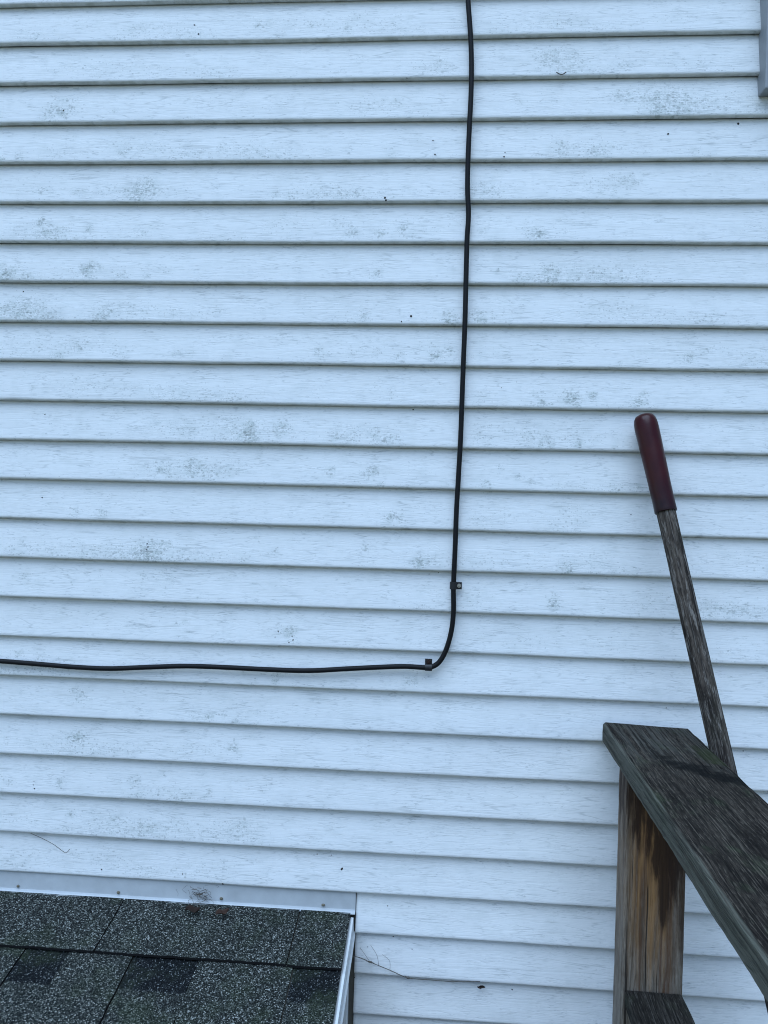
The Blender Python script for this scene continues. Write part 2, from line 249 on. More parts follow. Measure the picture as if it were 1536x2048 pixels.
CABLE = [(0.0363, -0.006, 1.3234), (0.0394, -0.006, 1.2499), (0.0478, -0.006, 1.1641), (0.0522, -0.006, 1.0906), (0.0529, -0.006, 1.0172), (0.0512, -0.006, 0.9437), (0.0498, -0.006, 0.8579), (0.0506, -0.006, 0.7844), (0.0546, -0.006, 0.723), (0.0526, -0.006, 0.6617), 
  (0.0527, -0.006, 0.5634), (0.0529, -0.006, 0.4651), (0.0518, -0.006, 0.3667), (0.0508, -0.006, 0.2683), (0.0497, -0.006, 0.1697), (0.0471, -0.006, 0.0834), (0.0444, -0.006, -0.003), (0.0434, -0.006, -0.1017), (0.042, -0.006, -0.1907), (0.0436, -0.006, -0.2499), 
  (0.04, -0.006, -0.2995), (0.0289, -0.006, -0.3457), (0.0137, -0.006, -0.3772), (-0.0044, -0.006, -0.3916), (-0.0229, -0.006, -0.3948), (-0.0849, -0.006, -0.3948), (-0.2094, -0.006, -0.4049), (-0.3099, -0.006, -0.414), (-0.4113, -0.006, -0.4156), (-0.5392, -0.006, -0.4145), 
  (-0.6294, -0.006, -0.4157), (-0.7201, -0.006, -0.4219), (-0.8244, -0.006, -0.4299), (-0.9165, -0.006, -0.4299), (-0.996, -0.006, -0.4267), (-1.0626, -0.006, -0.4242), (-1.1161, -0.006, -0.4225), (-1.1968, -0.006, -0.4205)]
def part(name, me, mat, parent):
    o = link(name, me, mat, parent); o.matrix_parent_inverse = Matrix.Translation(-parent.location) if parent.parent is None else Matrix.Translation((0,0,0))
    return o
def plain(name, col, rough=.6, spec=.4, metal=0.0, var=.12, bump=.15, scale=30):
    t = NT(name); P = t.pos(); n = t.noise(P, scale, 5, .6)
    c = t.mix(n, tuple(v*(1-var) for v in col), tuple(min(1, v*(1+var)) for v in col))
    c = t.mix(t.math('MULTIPLY', t.ss(t.noise(P, scale*.35, 4), .5, .75), var*1.5, clamp=True), c, tuple(v*.45 for v in col))
    return t.fin(c, rough, t.bump(t.noise(P, scale*8, 3), bump, .001), spec, metal)

SIDING = mat_siding()
TRIM = plain('white_trim', (.66, .68, .68), .45)
WINTRIM = plain('window_trim', (.27, .285, .30), .5, var=.2)
BACK = plain('sheathing_paper', (.12, .11, .09), .8)
FLASH = plain('painted_flashing', (.47, .495, .51), .38, .5, 0, .20, .1, 22)
BLACK = plain('black_cable_jacket', (.0040, .0040, .0052), .6, .25, 0, .2, .1)
CLIPM = plain('black_clip_steel', (.009, .0085, .010), .5, .5, 0, .3, .3, 120)
STEEL = plain('screw_steel', (.38, .36, .32), .4, .5, .8, .3, .2, 200)
RUST = plain('rusty_nail', (.16, .14, .10), .75, .3, 0, .3, .4, 200)
MUD = plain('dried_mud', (.035, .03, .026), .9, .2, 0, .4, .5, 200)
LEAFM = plain('dead_leaf', (.028, .016, .011), .8, .3, 0, .5, .4, 120)
WEB = plain('dusty_web', (.10, .09, .08), .9, .2, 0, .5, .3, 300)
CONC = plain('foundation_concrete', (.32, .31, .29), .9, .2, 0, .2, .5, 20)
ROOFG = plain('house_roofing', (.07, .07, .075), .9, .2, 0, .3, .6, 60)

# ---------------------------------------------------------------- ground
t = NT('lawn'); P = t.pos(); n1 = t.noise(P, 1.3, 6, .7); n2 = t.noise(P, 60, 4, .7)
GRASS = t.fin(t.mix(t.ss(n1, .35, .65), t.mix(n2, (.09, .10, .045), (.16, .165, .08)), (.24, .205, .14)), .9, t.bump(n2, .8, .02), .2)
V, F = [], []; N = 40
for i in range(N+1):
    for j in range(N+1):
        a = (i/N*2-1); b = (j/N*2-1); x = math.copysign(abs(a)**2.2, a)*600; y = math.copysign(abs(b)**2.2, b)*600
        V.append((x, y, noise.noise(Vector((x*.15, y*.15, 0)))*.02 - .02))
for i in range(N):
    for j in range(N): F.append((i*(N+1)+j, (i+1)*(N+1)+j, (i+1)*(N+1)+j+1, i*(N+1)+j+1))
g = link('ground', mesh('ground', V, F, True), GRASS); g['kind'] = 'structure'

# ---------------------------------------------------------------- house
XL, XR, TOP = -3.3, 4.2, 5.45
EXP = .1016; LIP0 = 1.16434
house = tag(empty('house', (.45, 3, 0)), 'white clapboard house wall speckled with grey mildew behind the cable', 'house')
part('wall', box_mesh('wall', (XL, .0197, .25), (XR, 6.0, TOP)), BACK, house)
part('foundation', box_mesh('foundation', (XL+.02, .03, -.3), (XR-.02, 5.98, .248)), CONC, house)
V = [(XL-.3, -.34, TOP-.05), (XR+.3, -.34, TOP-.05), (XR+.3, 6.34, TOP-.05), (XL-.3, 6.34, TOP-.05), (XL-.3, -.34, TOP+.1), (XR+.3, -.34, TOP+.1), (XR+.3, 6.34, TOP+.1), (XL-.3, 6.34, TOP+.1), (XL-.3, 3, TOP+1.5), (XR+.3, 3, TOP+1.5)]
part('roof', mesh('roof', V, [(0,1,2,3), (0,1,5,4), (2,3,7,6), (4,5,9,8), (6,7,8,9), (1,2,6,9,5), (3,0,4,8,7)]), ROOFG, house)
for cx in (XL, XR):
    part('corner_post', box_mesh('corner_post', (cx-.045, -.012, .25), (cx+.045, .05, TOP-.052), .004), TRIM, house)

PROF = [(.0185, .0046), (.0135, .0014), (.0085, .0002), (.0052, .0004), (.0026, .0016), (.0010, .0036), (.0003, .0060)] + [(.0004+.0146*((q-.008)/.0955), q) for q in [.0095+.007835*i for i in range(13)]] + [(.0192, .1035), (.0192, .0046)]
xs_f = [-1.34+.008*i for i in range(int(2.42/.008)+1)]
xs = [XL+.046+(-1.34-XL-.046)*i/8 for i in range(8)] + xs_f + [xs_f[-1]+(XR-.046-xs_f[-1])*i/10 for i in range(1, 11)]
def sstep(a, b, x):
    x = min(1, max(0, (x-a)/(b-a))); return x*x*(3-2*x)
for k in range(-17, 33):
    zr = LIP0-EXP*k; z0 = H+zr
    if z0+.104 > TOP-.051: continue
    X = xs if k < 22 else [x for x in xs if x > -.186]
    fine = -2 <= k <= 26; V = []; mil = []; gri = []
    blobs = [b for b in MOLD if zr-.03 < b[1] < zr+EXP+.02]
    for x in X:
        dz = noise.noise(Vector((x*1.1, k*3.7, 0)))*.0022 + noise.noise(Vector((x*4.2, k*5.1, 2)))*.0010
        dy = noise.noise(Vector((x*1.5, k*2.9, 5)))*.0022 + noise.noise(Vector((x*6.0, k*1.9, 8)))*.0007
        for (py, pz) in PROF:
            w = sstep(.10, .02, pz)
            V.append((x, py + dy*w, pz + dz*sstep(.1035, .06, pz)))
            if not fine: mil.append(.25); gri.append(.6); continue
            rz = zr+pz
            region = 1 - .88*sstep(-.25, .25, x+.35)*sstep(-.2, -.55, rz)
            low = .35 + .65*sstep(.095, .03, pz)*sstep(.001, .010, pz)
            nn = noise.noise(Vector((x*3.1, rz*9, 1.5)))*.6 + noise.noise(Vector((x*9, rz*22, 4.5)))*.5
            d = max(0, .25 + .55*nn)*low*region
            for (bx, bz, br, bs) in blobs:
                q = ((x-bx)**2*.8 + (rz-bz)**2*1.15)/(br*br)
                if q < 7: d += bs*(1.0 if br < .02 else .62)*math.exp(-q*.75)*(.75+.6*noise.noise(Vector((x*45, rz*60, 3))))
            mil.append(min(1.35, d)); gri.append(.45+.55*max(0, min(1, .5+noise.noise(Vector((x*2, rz*12, 9)))))*(1-.3*sstep(-.3, -.7, rz)))
    n = len(PROF); F = []
    for i in range(len(X)-1):
        for j in range(n): F.append((i*n+j, (i+1)*n+j, (i+1)*n+(j+1) % n, i*n+(j+1) % n))
    F.append(tuple(range(n))); F.append(tuple(range((len(X)-1)*n, len(X)*n)))
    me = mesh('siding_board', V, F, True)
    for nm, dat in (('mildew', mil), ('grime', gri)):
        at = me.attributes.new(nm, 'FLOAT', 'POINT'); at.data.foreach_set('value', dat)
    o = link('siding_board', me, SIDING, house, (0, 0, z0)); o.matrix_parent_inverse = Matrix.Translation(-house.location)

# little lumps of dried mud stuck to the boards
bm = bmesh.new()
for (sx, sz, sr) in SPECKS:
    kk = math.ceil((LIP0-sz)/EXP); pz = sz-(LIP0-kk*EXP); yy = .0004+.0146*max(0, (pz-.008)/.0955)
    bmesh.ops.create_icosphere(bm, subdivisions=1, radius=1, matrix=Matrix.Translation((sx, yy, H+sz)) @ Matrix.Rotation(random.random()*3, 4, 'Y') @ Matrix.Diagonal((sr*random.uniform(.5, .85), sr*.5, sr*random.uniform(.6, 1.0), 1)))
me = bpy.data.meshes.new('mud_specks'); bm.to_mesh(me); bm.free()
o = part('mud_specks', me, MUD, house); o['kind'] = 'stuff'

# window at the upper right
wx0, wx1, wz0, wz1 = .7415, 1.62, H+1.010, H+2.35
GLASS = plain('dark_window_glass', (.02, .025, .03), .06, .6, 0, .05, 0)
def wpart(nm, a, b, bev=.004, m=WINTRIM): return part(nm, box_mesh(nm, a, b, bev, 2), m, win)
win = part('window', box_mesh('window', (wx0+.05, -.012, wz0+.05), (wx1-.05, .012, wz1-.05)), GLASS, house)
def wsub(nm, a, b, bev=.004):
    o = link(nm, box_mesh(nm, a, b, bev, 2), WINTRIM, win); return o
wsub('frame', (wx0, -.034, wz0), (wx0+.06, .015, wz1)); wsub('frame', (wx1-.06, -.034, wz0), (wx1, .015, wz1))
wsub('frame', (wx0+.061, -.032, wz1-.06), (wx1-.061, .015, wz1-.001)); wsub('frame', (wx0+.061, -.032, wz0+.001), (wx1-.061, .015, wz0+.06))
wsub('sash_rail', (wx0+.061, -.026, (wz0+wz1)/2-.025), (wx1-.061, -.013, (wz0+wz1)/2+.025))

# ---------------------------------------------------------------- low lean-to with shingle roof against the wall
SL = R(14); CS, SN = math.cos(SL), math.sin(SL)
RX0, RX1, ROOFZ, RLEN = -3.24, -.193, H-1.021, .93
def rp(x, s, h): return (x, -s*CS - h*SN, ROOFZ - s*SN + h*CS)
lean = tag(empty('lean_to', (-1.7, -.45, 0)), 'small lean-to with grey shingle roof and white flashing against the siding', 'lean-to')
t = NT('shingle_granules'); P = t.pos(); vc = t.voro(P, 440); vx = t.sep(vc)
band = t.attr('band'); tone = t.attr('tone'); big = t.noise(P, 9, 5, .6); fine = t.noise(P, 700, 2, .6)
gran = t.ramp(vx[0], [(0, (.007, .0085, .008)), (.42, (.019, .022, .0205)), (.74, (.052, .058, .052)), (.90, (.14, .15, .135)), (1, (.38, .39, .36))])
gdark = t.ramp(vx[1], [(0, (.004, .005, .006)), (.65, (.010, .0125, .014)), (.9, (.03, .034, .036)), (.97, (.12, .13, .13)), (1, (.22, .23, .23))])
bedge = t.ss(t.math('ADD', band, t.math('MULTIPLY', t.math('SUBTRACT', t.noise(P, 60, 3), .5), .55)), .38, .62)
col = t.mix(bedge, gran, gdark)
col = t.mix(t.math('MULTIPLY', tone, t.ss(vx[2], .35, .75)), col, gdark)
col = t.mix(t.math('MULTIPLY', t.ss(big, .48, .7), .5), col, t.mix(vx[0], (.011, .016, .009), (.060, .078, .046)))
SHING = t.fin(col, .92, t.bump(t.math('ADD', vx[1], fine), .9, .0016), .08)
ASPH = plain('shingle_edge_asphalt', (.010, .010, .011), .85, .2)
def shingle(x0, x1, s0, s1, h0, h1, th, dark=0.0, tone=0.0, seed=0):
    nx = max(3, int((x1-x0)/.035)); ns = 7; V, F, B = [], [], []
    for i in range(nx+1):
        for j in range(ns+1):
            a, b = i/nx, j/ns; s = s0+(s1-s0)*b; x = x0+(x1-x0)*a
            if j == ns: s += noise.noise(Vector((x*30, seed, 0)))*.0035
            if i in (0, nx): x += noise.noise(Vector((s*40, seed, i)))*.0018
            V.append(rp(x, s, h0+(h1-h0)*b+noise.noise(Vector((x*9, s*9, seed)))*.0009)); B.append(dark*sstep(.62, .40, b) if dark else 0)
    off = len(V); V2 = []
    for i in range(nx+1):
        for j in range(ns+1):
            p = V[i*(ns+1)+j]; V2.append((p[0], p[1]+th*SN, p[2]-th*CS))
    m = ns+1
    for i in range(nx):
        for j in range(ns):
            F.append((i*m+j, i*m+j+1, (i+1)*m+j+1, (i+1)*m+j)); F.append((off+i*m+j, off+(i+1)*m+j, off+(i+1)*m+j+1, off+i*m+j+1))
    for j in range(ns):
        F.append((j, off+j, off+j+1, j+1)); F.append((nx*m+j, nx*m+j+1, off+nx*m+j+1, off+nx*m+j))
    for i in range(nx):
        F.append((i*m+ns, off+i*m+ns, off+(i+1)*m+ns, (i+1)*m+ns)); F.append((i*m, (i+1)*m, off+(i+1)*m, off+i*m))
    me = bpy.data.meshes.new('shingle'); me.from_pydata(V+V2, [], F); me.update()
    me.materials.append(SHING); me.materials.append(ASPH)
    top = 2*nx*ns
    me.polygons.foreach_set('material_index', [0]*top+[1]*(len(F)-top))
    at = me.attributes.new('band', 'FLOAT', 'POINT'); at.data.foreach_set('value', B+[0]*off)
    at = me.attributes.new('tone', 'FLOAT', 'POINT'); at.data.foreach_set('value', [tone]*(2*off))
    return part('shingle', me, None, lean)
rows = [0.0, .177, .372, .545, .72, .93]
e0 = [(-3.235, -2.72, 0, 0), (-2.717, -2.1, 0, 0), (-2.097, -1.72, 0, .2), (-1.717, -1.25, 0, 0), (-1.247, -.7755, 1, .1), (-.7725, -.3215, 1, 0), (-.3185, RX1, 0, .3)]
sd_ = 0
for (a, b, up, tn) in e0:
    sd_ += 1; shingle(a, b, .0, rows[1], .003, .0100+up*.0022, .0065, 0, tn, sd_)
e1 = [(-1.62, -1.30, 1), (-1.30, -1.16, 0), (-1.16, -.942, 1), (-.942, -.836, 0), (-.836, -.681, 1), (-.681, -.527, 0), (-.527, -.304, 1), (-.304, RX1, 0)]
for ri in range(1, 5):
    s0, s1 = rows[ri]-.02, rows[ri+1]
    if ri == 1: lay = [(-3.235, -2.9, 1), (-2.9, -2.62, 0), (-2.62, -2.3, 1), (-2.3, -2.1, 0), (-2.1, -1.8, 1), (-1.8, -1.62, 0)] + e1
    else:
        lay, x, up = [], -3.235, ri % 2
        while x < RX1-.05:
            w = random.uniform(.11, .30); x2 = min(RX1, x+w)
            if RX1-x2 < .06: x2 = RX1
            lay.append((x, x2, up)); x = x2; up = 1-up
    for (a, b, up) in lay:
        sd_ += 1
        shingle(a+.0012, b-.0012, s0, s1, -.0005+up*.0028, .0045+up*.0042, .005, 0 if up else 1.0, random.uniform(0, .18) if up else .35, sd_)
part('roof_deck', mesh('roof_deck', [rp(RX0, 0, -.006), rp(RX1-.004, 0, -.006), rp(RX1-.004, RLEN-.01, -.006), rp(RX0, RLEN-.01, -.006), rp(RX0, 0, -.022), rp(RX1-.004, 0, -.022), rp(RX1-.004, RLEN-.01, -.022), rp(RX0, RLEN-.01, -.022)], [(0,1,2,3), (4,5,6,7), (0,1,5,4), (1,2,6,5), (2,3,7,6), (3,0,4,7)]), BACK, lean)
# white drip edge down the rake, wall flashing with flared foot, side wall and its channel
prof = [(-.003, -.0105), (.003, -.0060), (.0080, -.0075), (.009, -.046), (.013, -.052), (.010, -.053), (.006, -.047), (.0055, -.0105), (-.003, -.0125)]
V = []; ns = 12
for i in range(ns+1):
    s = .004+(RLEN)*i/ns; wv = noise.noise(Vector((s*7, 0, 3)))*.0012
    V += [rp(RX1+a+wv, s, b) for a, b in prof]
n = len(prof); F = [(i*n+j, i*n+(j+1) % n, (i+1)*n+(j+1) % n, (i+1)*n+j) for i in range(ns) for j in range(n)] + [tuple(range(n)), tuple(range(ns*n, ns*n+n))]
part('drip_edge', mesh('drip_edge', V, F), TRIM, lean)
prof = [(.0138, .062), (.0075, .060), (.0055, .0085), (.0035, .0045), (-.0025, .0022), (-.0042, .0028), (-.0046, .0012), (-.0030, .0002), (.0045, .0012), (.0138, .0030)]
V = []; ns = 60
for i in range(ns+1):
    x = RX0+.02+(-.1815-RX0-.02)*i/ns; w = noise.noise(Vector((x*3, 7, 0)))*.0012; w2 = noise.noise(Vector((x*9, 7, 4)))*.0007
    V += [(x, a+w, ROOFZ+b-.0005+w2) for a, b in prof]
n = len(prof); F = [(i*n+j, i*n+(j+1) % n, (i+1)*n+(j+1) % n, (i+1)*n+j) for i in range(ns) for j in range(n)] + [tuple(range(n)), tuple(range(ns*n, ns*n+n))]
fl = part('flashing', mesh('flashing', V, F), FLASH, lean)
for (nx_, nz_) in ((-.793, .0150), (-.524, .0158), (-.263, .0160), (-1.06, .015), (-1.33, .0155)):
    bm = bmesh.new(); bmesh.ops.create_icosphere(bm, subdivisions=2, radius=1, matrix=Matrix.Translation((nx_, .004, ROOFZ+nz_)) @ Matrix.Diagonal((random.uniform(.0034, .0048), .003, random.uniform(.003, .004), 1)))
    me = bpy.data.meshes.new('nail'); bm.to_mesh(me); bm.free(); link('nail', me, RUST, fl)
t = NT('cedar_side'); P = t.pos(); BROWN = t.fin(t.mix(t.noise(t.map(P, (1, 10, 160)), 1, 4), (.10, .075, .055), (.20, .155, .11)), .85)
def quadwall(nm, x0, x1, mat):
    V = [(x0, -.002, .02), (x1, -.002, .02), (x1, -.80, .02), (x0, -.80, .02), (x0, -.002, ROOFZ-.026), (x1, -.002, ROOFZ-.026), (x1, -.80, ROOFZ-.026-.80*SN/CS), (x0, -.80, ROOFZ-.026-.80*SN/CS)]
    return part(nm, mesh(nm, V, [(0,1,2,3), (4,5,6,7), (0,1,5,4), (1,2,6,5), (2,3,7,6), (3,0,4,7)]), mat, lean)
quadwall('side_wall', -.228, -.206, BROWN); quadwall('side_wall', -3.23, -3.208, BROWN)
part('front_wall', box_mesh('front_wall', (-3.207, -.80, .02), (-.229, -.778, ROOFZ-.24)), BROWN, lean)
part('corner_channel', box_mesh('corner_channel', (-.2055, -.010, .26), (-.1935, .0155, ROOFZ-.035), .002), TRIM, lean)

# ---------------------------------------------------------------- cable and its clips
pts = [(.036, -.006, 2.6), (.040, -.006, 2.2), (.034, -.006, 1.8), (.038, -.006, 1.5)] + CABLE + [(-1.6, -.006, -.425), (-2.2, -.006, -.42), (-2.9, -.006, -.43)]
pts = [(x, y-.0012+.0022*noise.noise(Vector((x*5, z*5, 0))), z+H) for x, y, z in pts]
cab = tag(link('cable', tube('cable', catmull(pts, 8), .0062, 14), BLACK), 'black cable running down the white siding then bending left', 'cable')
def clip(name, c, ax, tabdir, label, screw):
    c = Vector(c); ax = Vector(ax); td = Vector(tabdir); out = Vector((0, -1, 0))
    e = tag(empty(name, c), label, 'cable clip', 'clips holding the cable')
    V, F = [], []; hw = .0088; n = 18
    for s in (-1, 1):
        for rr in (.0067, .0092):
            for i in range(n):
                a = 2*math.pi*i/n; V.append(ax*hw*s + (td*math.cos(a)+out*math.sin(a))*rr)
    for i in range(n):
        j = (i+1) % n; F += [(n+i, n+j, 3*n+j, 3*n+i), (i, j, 2*n+j, 2*n+i), (i, j, n+j, n+i), (2*n+i, 2*n+j, 3*n+j, 3*n+i)]
    link('band', mesh('band', V, F, False), CLIPM, e)
    V = []
    for a in (-hw, hw):
        for b in (.005, .0205):
            for d in (-.0028, -.0008): V.append(ax*a + td*b + out*d)
    me = mesh('tab', V, [(0,1,3,2), (4,5,7,6), (0,1,5,4), (2,3,7,6), (0,2,6,4), (1,3,7,5)])
    link('tab', me, CLIPM, e)
    bm = bmesh.new(); bmesh.ops.create_cone(bm, segments=6, radius1=.0058, radius2=.0052, depth=.004, cap_ends=True, matrix=Matrix.Translation(td*.0135+out*.001) @ Matrix.Rotation(R(90), 4, 'X'))
    bmesh.ops.create_cone(bm, segments=10, radius1=.0024, radius2=.002, depth=.003, cap_ends=True, matrix=Matrix.Translation(td*.0135+out*.0035) @ Matrix.Rotation(R(90), 4, 'X'))
    me = bpy.data.meshes.new('screw'); bm.to_mesh(me); bm.free(); link('screw', me, screw, e)
RSCREW = plain('rusted_screw', (.022, .010, .008), .8, .3, 0, .4, .3, 200)
clip('cable_clip', (.042, -.0072, H-.1894), (0, 0, 1), (1, 0, 0), 'black clip with bright screw on the upright run of cable', STEEL)
clip('cable_clip', (-.0144, -.0072, H-.3935), (1, 0, 0), (0, 0, 1), 'black clip with rusty screw beside the cable bend', RSCREW)

# ---------------------------------------------------------------- deck under the camera (below the frame)
t, col, nb, W_, O_ = mat_wood('deck_wood', (.10, .10, .095), (.20, .19, .175), 'X'); DECKW = t.fin(col, .85, nb, .25)
DZ = H-1.56
deck = tag(empty('deck', (.9, -1.3, 0)), 'weathered grey wooden deck below the railing', 'deck')
bme = timber('board', .138, .032, 2.02, 24, .001, .004, 5)
y = -.10
while y > -2.6:
    o = link('board', bme, DECKW, deck, (-.14-.9, y+1.3, DZ)); o.rotation_euler = (0, 0, R(90)); y -= .144
for jx in (-.06, .55, 1.1, 1.78):
    link('joist', box_mesh('joist', (jx-.019-.9, -2.62+1.3, DZ-.20), (jx+.019-.9, -.035+1.3, DZ-.034)), DECKW, deck)
for jx in (-.03, 1.73):
    for jy in (-.3, -2.5): link('leg', box_mesh('leg', (jx-.045-.9+.0651, jy-.045+1.3, -.05), (jx+.045-.9+.0651, jy+.045+1.3, DZ-.036)), DECKW, deck)

# ---------------------------------------------------------------- railing
t, col, nb, W_, O_ = mat_wood('cap_wood', (.0150, .0122, .0096), (.045, .037, .0295), 'Y', (.125, .108, .086), (.0045, .0039, .0034), 1.0, .40, 1.0, .5)
ox, oy, oz = t.sep(O_)
wet = t.noise(t.map(O_, (14, 20, 14), (2, 0, 0)), 1, 4, .6)
qx = t.math('MULTIPLY', t.math('SUBTRACT', ox, .035), 13); qy = t.math('MULTIPLY', t.math('ADD', oy, t.math('ADD', .290, t.math('MULTIPLY', ox, .85))), 24)
rad = t.math('ADD', t.math('MULTIPLY', qx, qx), t.math('MULTIPLY', qy, qy))
st = t.ss(t.math('ADD', rad, t.math('MULTIPLY', t.math('SUBTRACT', wet, .5), 4.5)), 1.5, .1)
col = t.mix(t.math('MULTIPLY', st, .92), col, (.004, .0042, .0042))
qx = t.math('MULTIPLY', t.math('SUBTRACT', ox, .092), 26); qy = t.math('MULTIPLY', t.math('ADD', oy, .215), 14)
moss = t.ss(t.math('ADD', t.math('ADD', t.math('MULTIPLY', qx, qx), t.math('MULTIPLY', qy, qy)), t.math('MULTIPLY', t.math('SUBTRACT', wet, .5), 4.0)), 1.4, .3)
col = t.mix(t.math('MULTIPLY', moss, .75), col, (.022, .028, .011))
wx = t.noise(t.map(W_, (150, 2.5, 150), (7, 1, 3)), 1, 5, .6)
side = t.math('MULTIPLY', t.ss(ox, -.0935, -.0965), t.ss(wx, .35, .6, .25, .85))
col = t.mix(side, col, (.12, .122, .10))
far = t.math('MULTIPLY', t.ss(t.math('ADD', oy, t.math('MULTIPLY', t.math('SUBTRACT', wet, .5), .4)), -.42, -.10), t.ss(wx, .42, .62))
col = t.mix(t.math('MULTIPLY', t.math('MULTIPLY', far, t.math('SUBTRACT', 1.0, st)), .55), col, (.092, .090, .078))
CAPW = t.fin(col, .92, nb, .10)
t, col, nb, W_, O_ = mat_wood('post_wood', (.12, .102, .082), (.26, .225, .185), 'Z', (.32, .285, .24), (.085, .065, .045), .6, .04, .7, .3)
ox, oy, oz = t.sep(O_)      # oz runs down from the cap: 0 at the top
fib = t.noise(t.map(W_, (85, 85, 2.2)), 1, 4, .6)
prot = t.ss(t.math('ADD', oz, t.math('MULTIPLY', t.math('SUBTRACT', fib, .5), .5)), -.58, -.16)
orange = t.mix(t.ss(fib, .36, .64), (.13, .050, .013), (.36, .180, .062))
cen = t.ss(t.math('ABSOLUTE', t.math('ADD', ox, .004)), .026, .060, 1, .25)
col = t.mix(t.math('MULTIPLY', t.math('MULTIPLY', prot, cen), .85), col, orange)
strk = t.ss(t.noise(t.map(W_, (60, 60, .9), (4, 1, 0)), 1, 3, .6), .54, .64)
col = t.mix(t.math('MULTIPLY', t.math('MULTIPLY', strk, cen), .65), col, (.10, .036, .010))
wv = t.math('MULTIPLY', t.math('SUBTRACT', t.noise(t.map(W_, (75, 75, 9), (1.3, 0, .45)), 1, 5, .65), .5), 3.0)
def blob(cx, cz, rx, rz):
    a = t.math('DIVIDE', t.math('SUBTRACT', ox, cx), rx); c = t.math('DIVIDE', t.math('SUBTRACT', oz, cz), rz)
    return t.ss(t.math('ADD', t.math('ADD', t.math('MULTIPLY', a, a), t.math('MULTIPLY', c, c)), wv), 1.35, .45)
stain_shade = t.math('MAXIMUM', t.math('MAXIMUM', blob(-.002, .00, .080, .185), blob(.030, -.17, .042, .12)), t.math('MAXIMUM', blob(.022, -.265, .015, .085), t.math('MULTIPLY', blob(.060, -.22, .009, .20), .8)))  # dark stains, with the cap's shadow on the upper post painted in
col = t.mix(t.math('MULTIPLY', stain_shade, .90), col, (.024, .0105, .0055))
crk = t.ss(t.noise(t.map(W_, (120, 120, .8), (8, 3, 1)), 1, 2, .5), .64, .69)
col = t.mix(t.math('MULTIPLY', crk, .85), col, (.014, .010, .007))
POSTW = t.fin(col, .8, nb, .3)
t, col, nb, W_, O_ = mat_wood('rail_wood', (.018, .0155, .013), (.05, .044, .037), 'Y', (.14, .128, .11), (.008, .0075, .007), .9, .25, .9, .45); RAILW = t.fin(col, .92, nb, .10)
rail = tag(empty('railing', (.50, -1.2, DZ)), 'weathered grey wooden railing with flat cap board beside the tool handle', 'railing')
TILT = -math.atan(.022)
def rpart(nm, me, mat, loc, rz=0, rx=0):
    o = link(nm, me, mat, rail, (loc[0]-.50, loc[1]+1.2, loc[2]-DZ)); o.rotation_euler = (rx, 0, rz); return o
rpart('cap', timber('cap', .198, .050, 2.35, 240, .0016, .005, 1, -.018), CAPW, (.5075, -.030, H-.505), TILT)
pm = timber('post', .131, .076, 1.003, 80, .0010, .004, 2)
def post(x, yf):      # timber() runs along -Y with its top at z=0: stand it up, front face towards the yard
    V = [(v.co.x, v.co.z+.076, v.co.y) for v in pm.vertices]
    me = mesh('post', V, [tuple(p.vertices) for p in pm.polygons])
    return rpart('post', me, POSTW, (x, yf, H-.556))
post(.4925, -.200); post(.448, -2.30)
rpart('lower_rail', timber('lower_rail', .122, .040, 2.02, 60, .0014, .004, 3), RAILW, (.4955, -.2035, H-1.042), TILT)

# ---------------------------------------------------------------- tool with a dark red grip, leaning on wall and cap
t, col, nb, W_, O_ = mat_wood('handle_wood', (.036, .0285, .0235), (.120, .098, .080), 'Z', (.20, .182, .162), (.011, .0095, .009), .7, .10, 1.0, .6)
fk = t.ss(t.noise(t.map(O_, (120, 120, 20), (2, 2, 2)), 1, 5, .7), .54, .66)
col = t.mix(t.math('MULTIPLY', fk, .72), col, (.25, .225, .20)); HANDW = t.fin(col, .9, nb, .12)
t = NT('maroon_grip'); O_ = t.coord(); nn = t.noise(O_, 26, 5, .6)
gz = t.sep(O_)[2]; gc = t.mix(nn, (.022, .0020, .0022), (.052, .0032, .0036))
gc = t.mix(t.ss(t.math('ADD', gz, t.math('MULTIPLY', nn, .05)), 1.74, 1.60), gc, (.0045, .0030, .0050))
GRIP = t.fin(gc, t.ss(nn, .3, .7, .28, .42), t.bump(t.noise(O_, 180, 3), .10, .001), .28)
top = Vector((.4843, -.0275, H+.2375)); low = Vector((.6195, -.205, H-.5007)); dirv = (low-top).normalized()
Ltot = (DZ+.012-top.z)/dirv.z; foot = top+dirv*Ltot
tool = tag(empty('long_handled_tool', foot), 'old wooden tool handle with dark red grip leaning on the siding', 'tool')
rot = (-dirv).to_track_quat('Z', 'Y')
def lathe(nm, prof, mat, sides=20, wob=0.0, ex=0.0):
    V, F = [], []
    for (rr, z) in prof:
        for k in range(sides):
            a = 2*math.pi*k/sides; q = 1 + wob*noise.noise(Vector((math.cos(a)*2, math.sin(a)*2, z*7)))
            V.append((rr*q*math.cos(a)*(1+ex), rr*q*math.sin(a), z))
    for i in range(len(prof)-1):
        for k in range(sides): F.append((i*sides+k, i*sides+(k+1) % sides, (i+1)*sides+(k+1) % sides, (i+1)*sides+k))
    F.append(tuple(range(sides))); F.append(tuple(range((len(prof)-1)*sides, len(prof)*sides)))
    o = link(nm, mesh(nm, V, F, True), mat, tool); o.rotation_mode = 'QUATERNION'; o.rotation_quaternion = rot; return o
GL = .243
hp = [(.0236, .22), (.0236, .5)] + [(.0236-.0022*sstep(.5, Ltot-GL, .5+(Ltot-GL+.02-.5)*i/60), .5+(Ltot-GL+.02-.5)*i/60) for i in range(1, 61)]
lathe('handle', hp, HANDW, 28, .05)
zt = Ltot
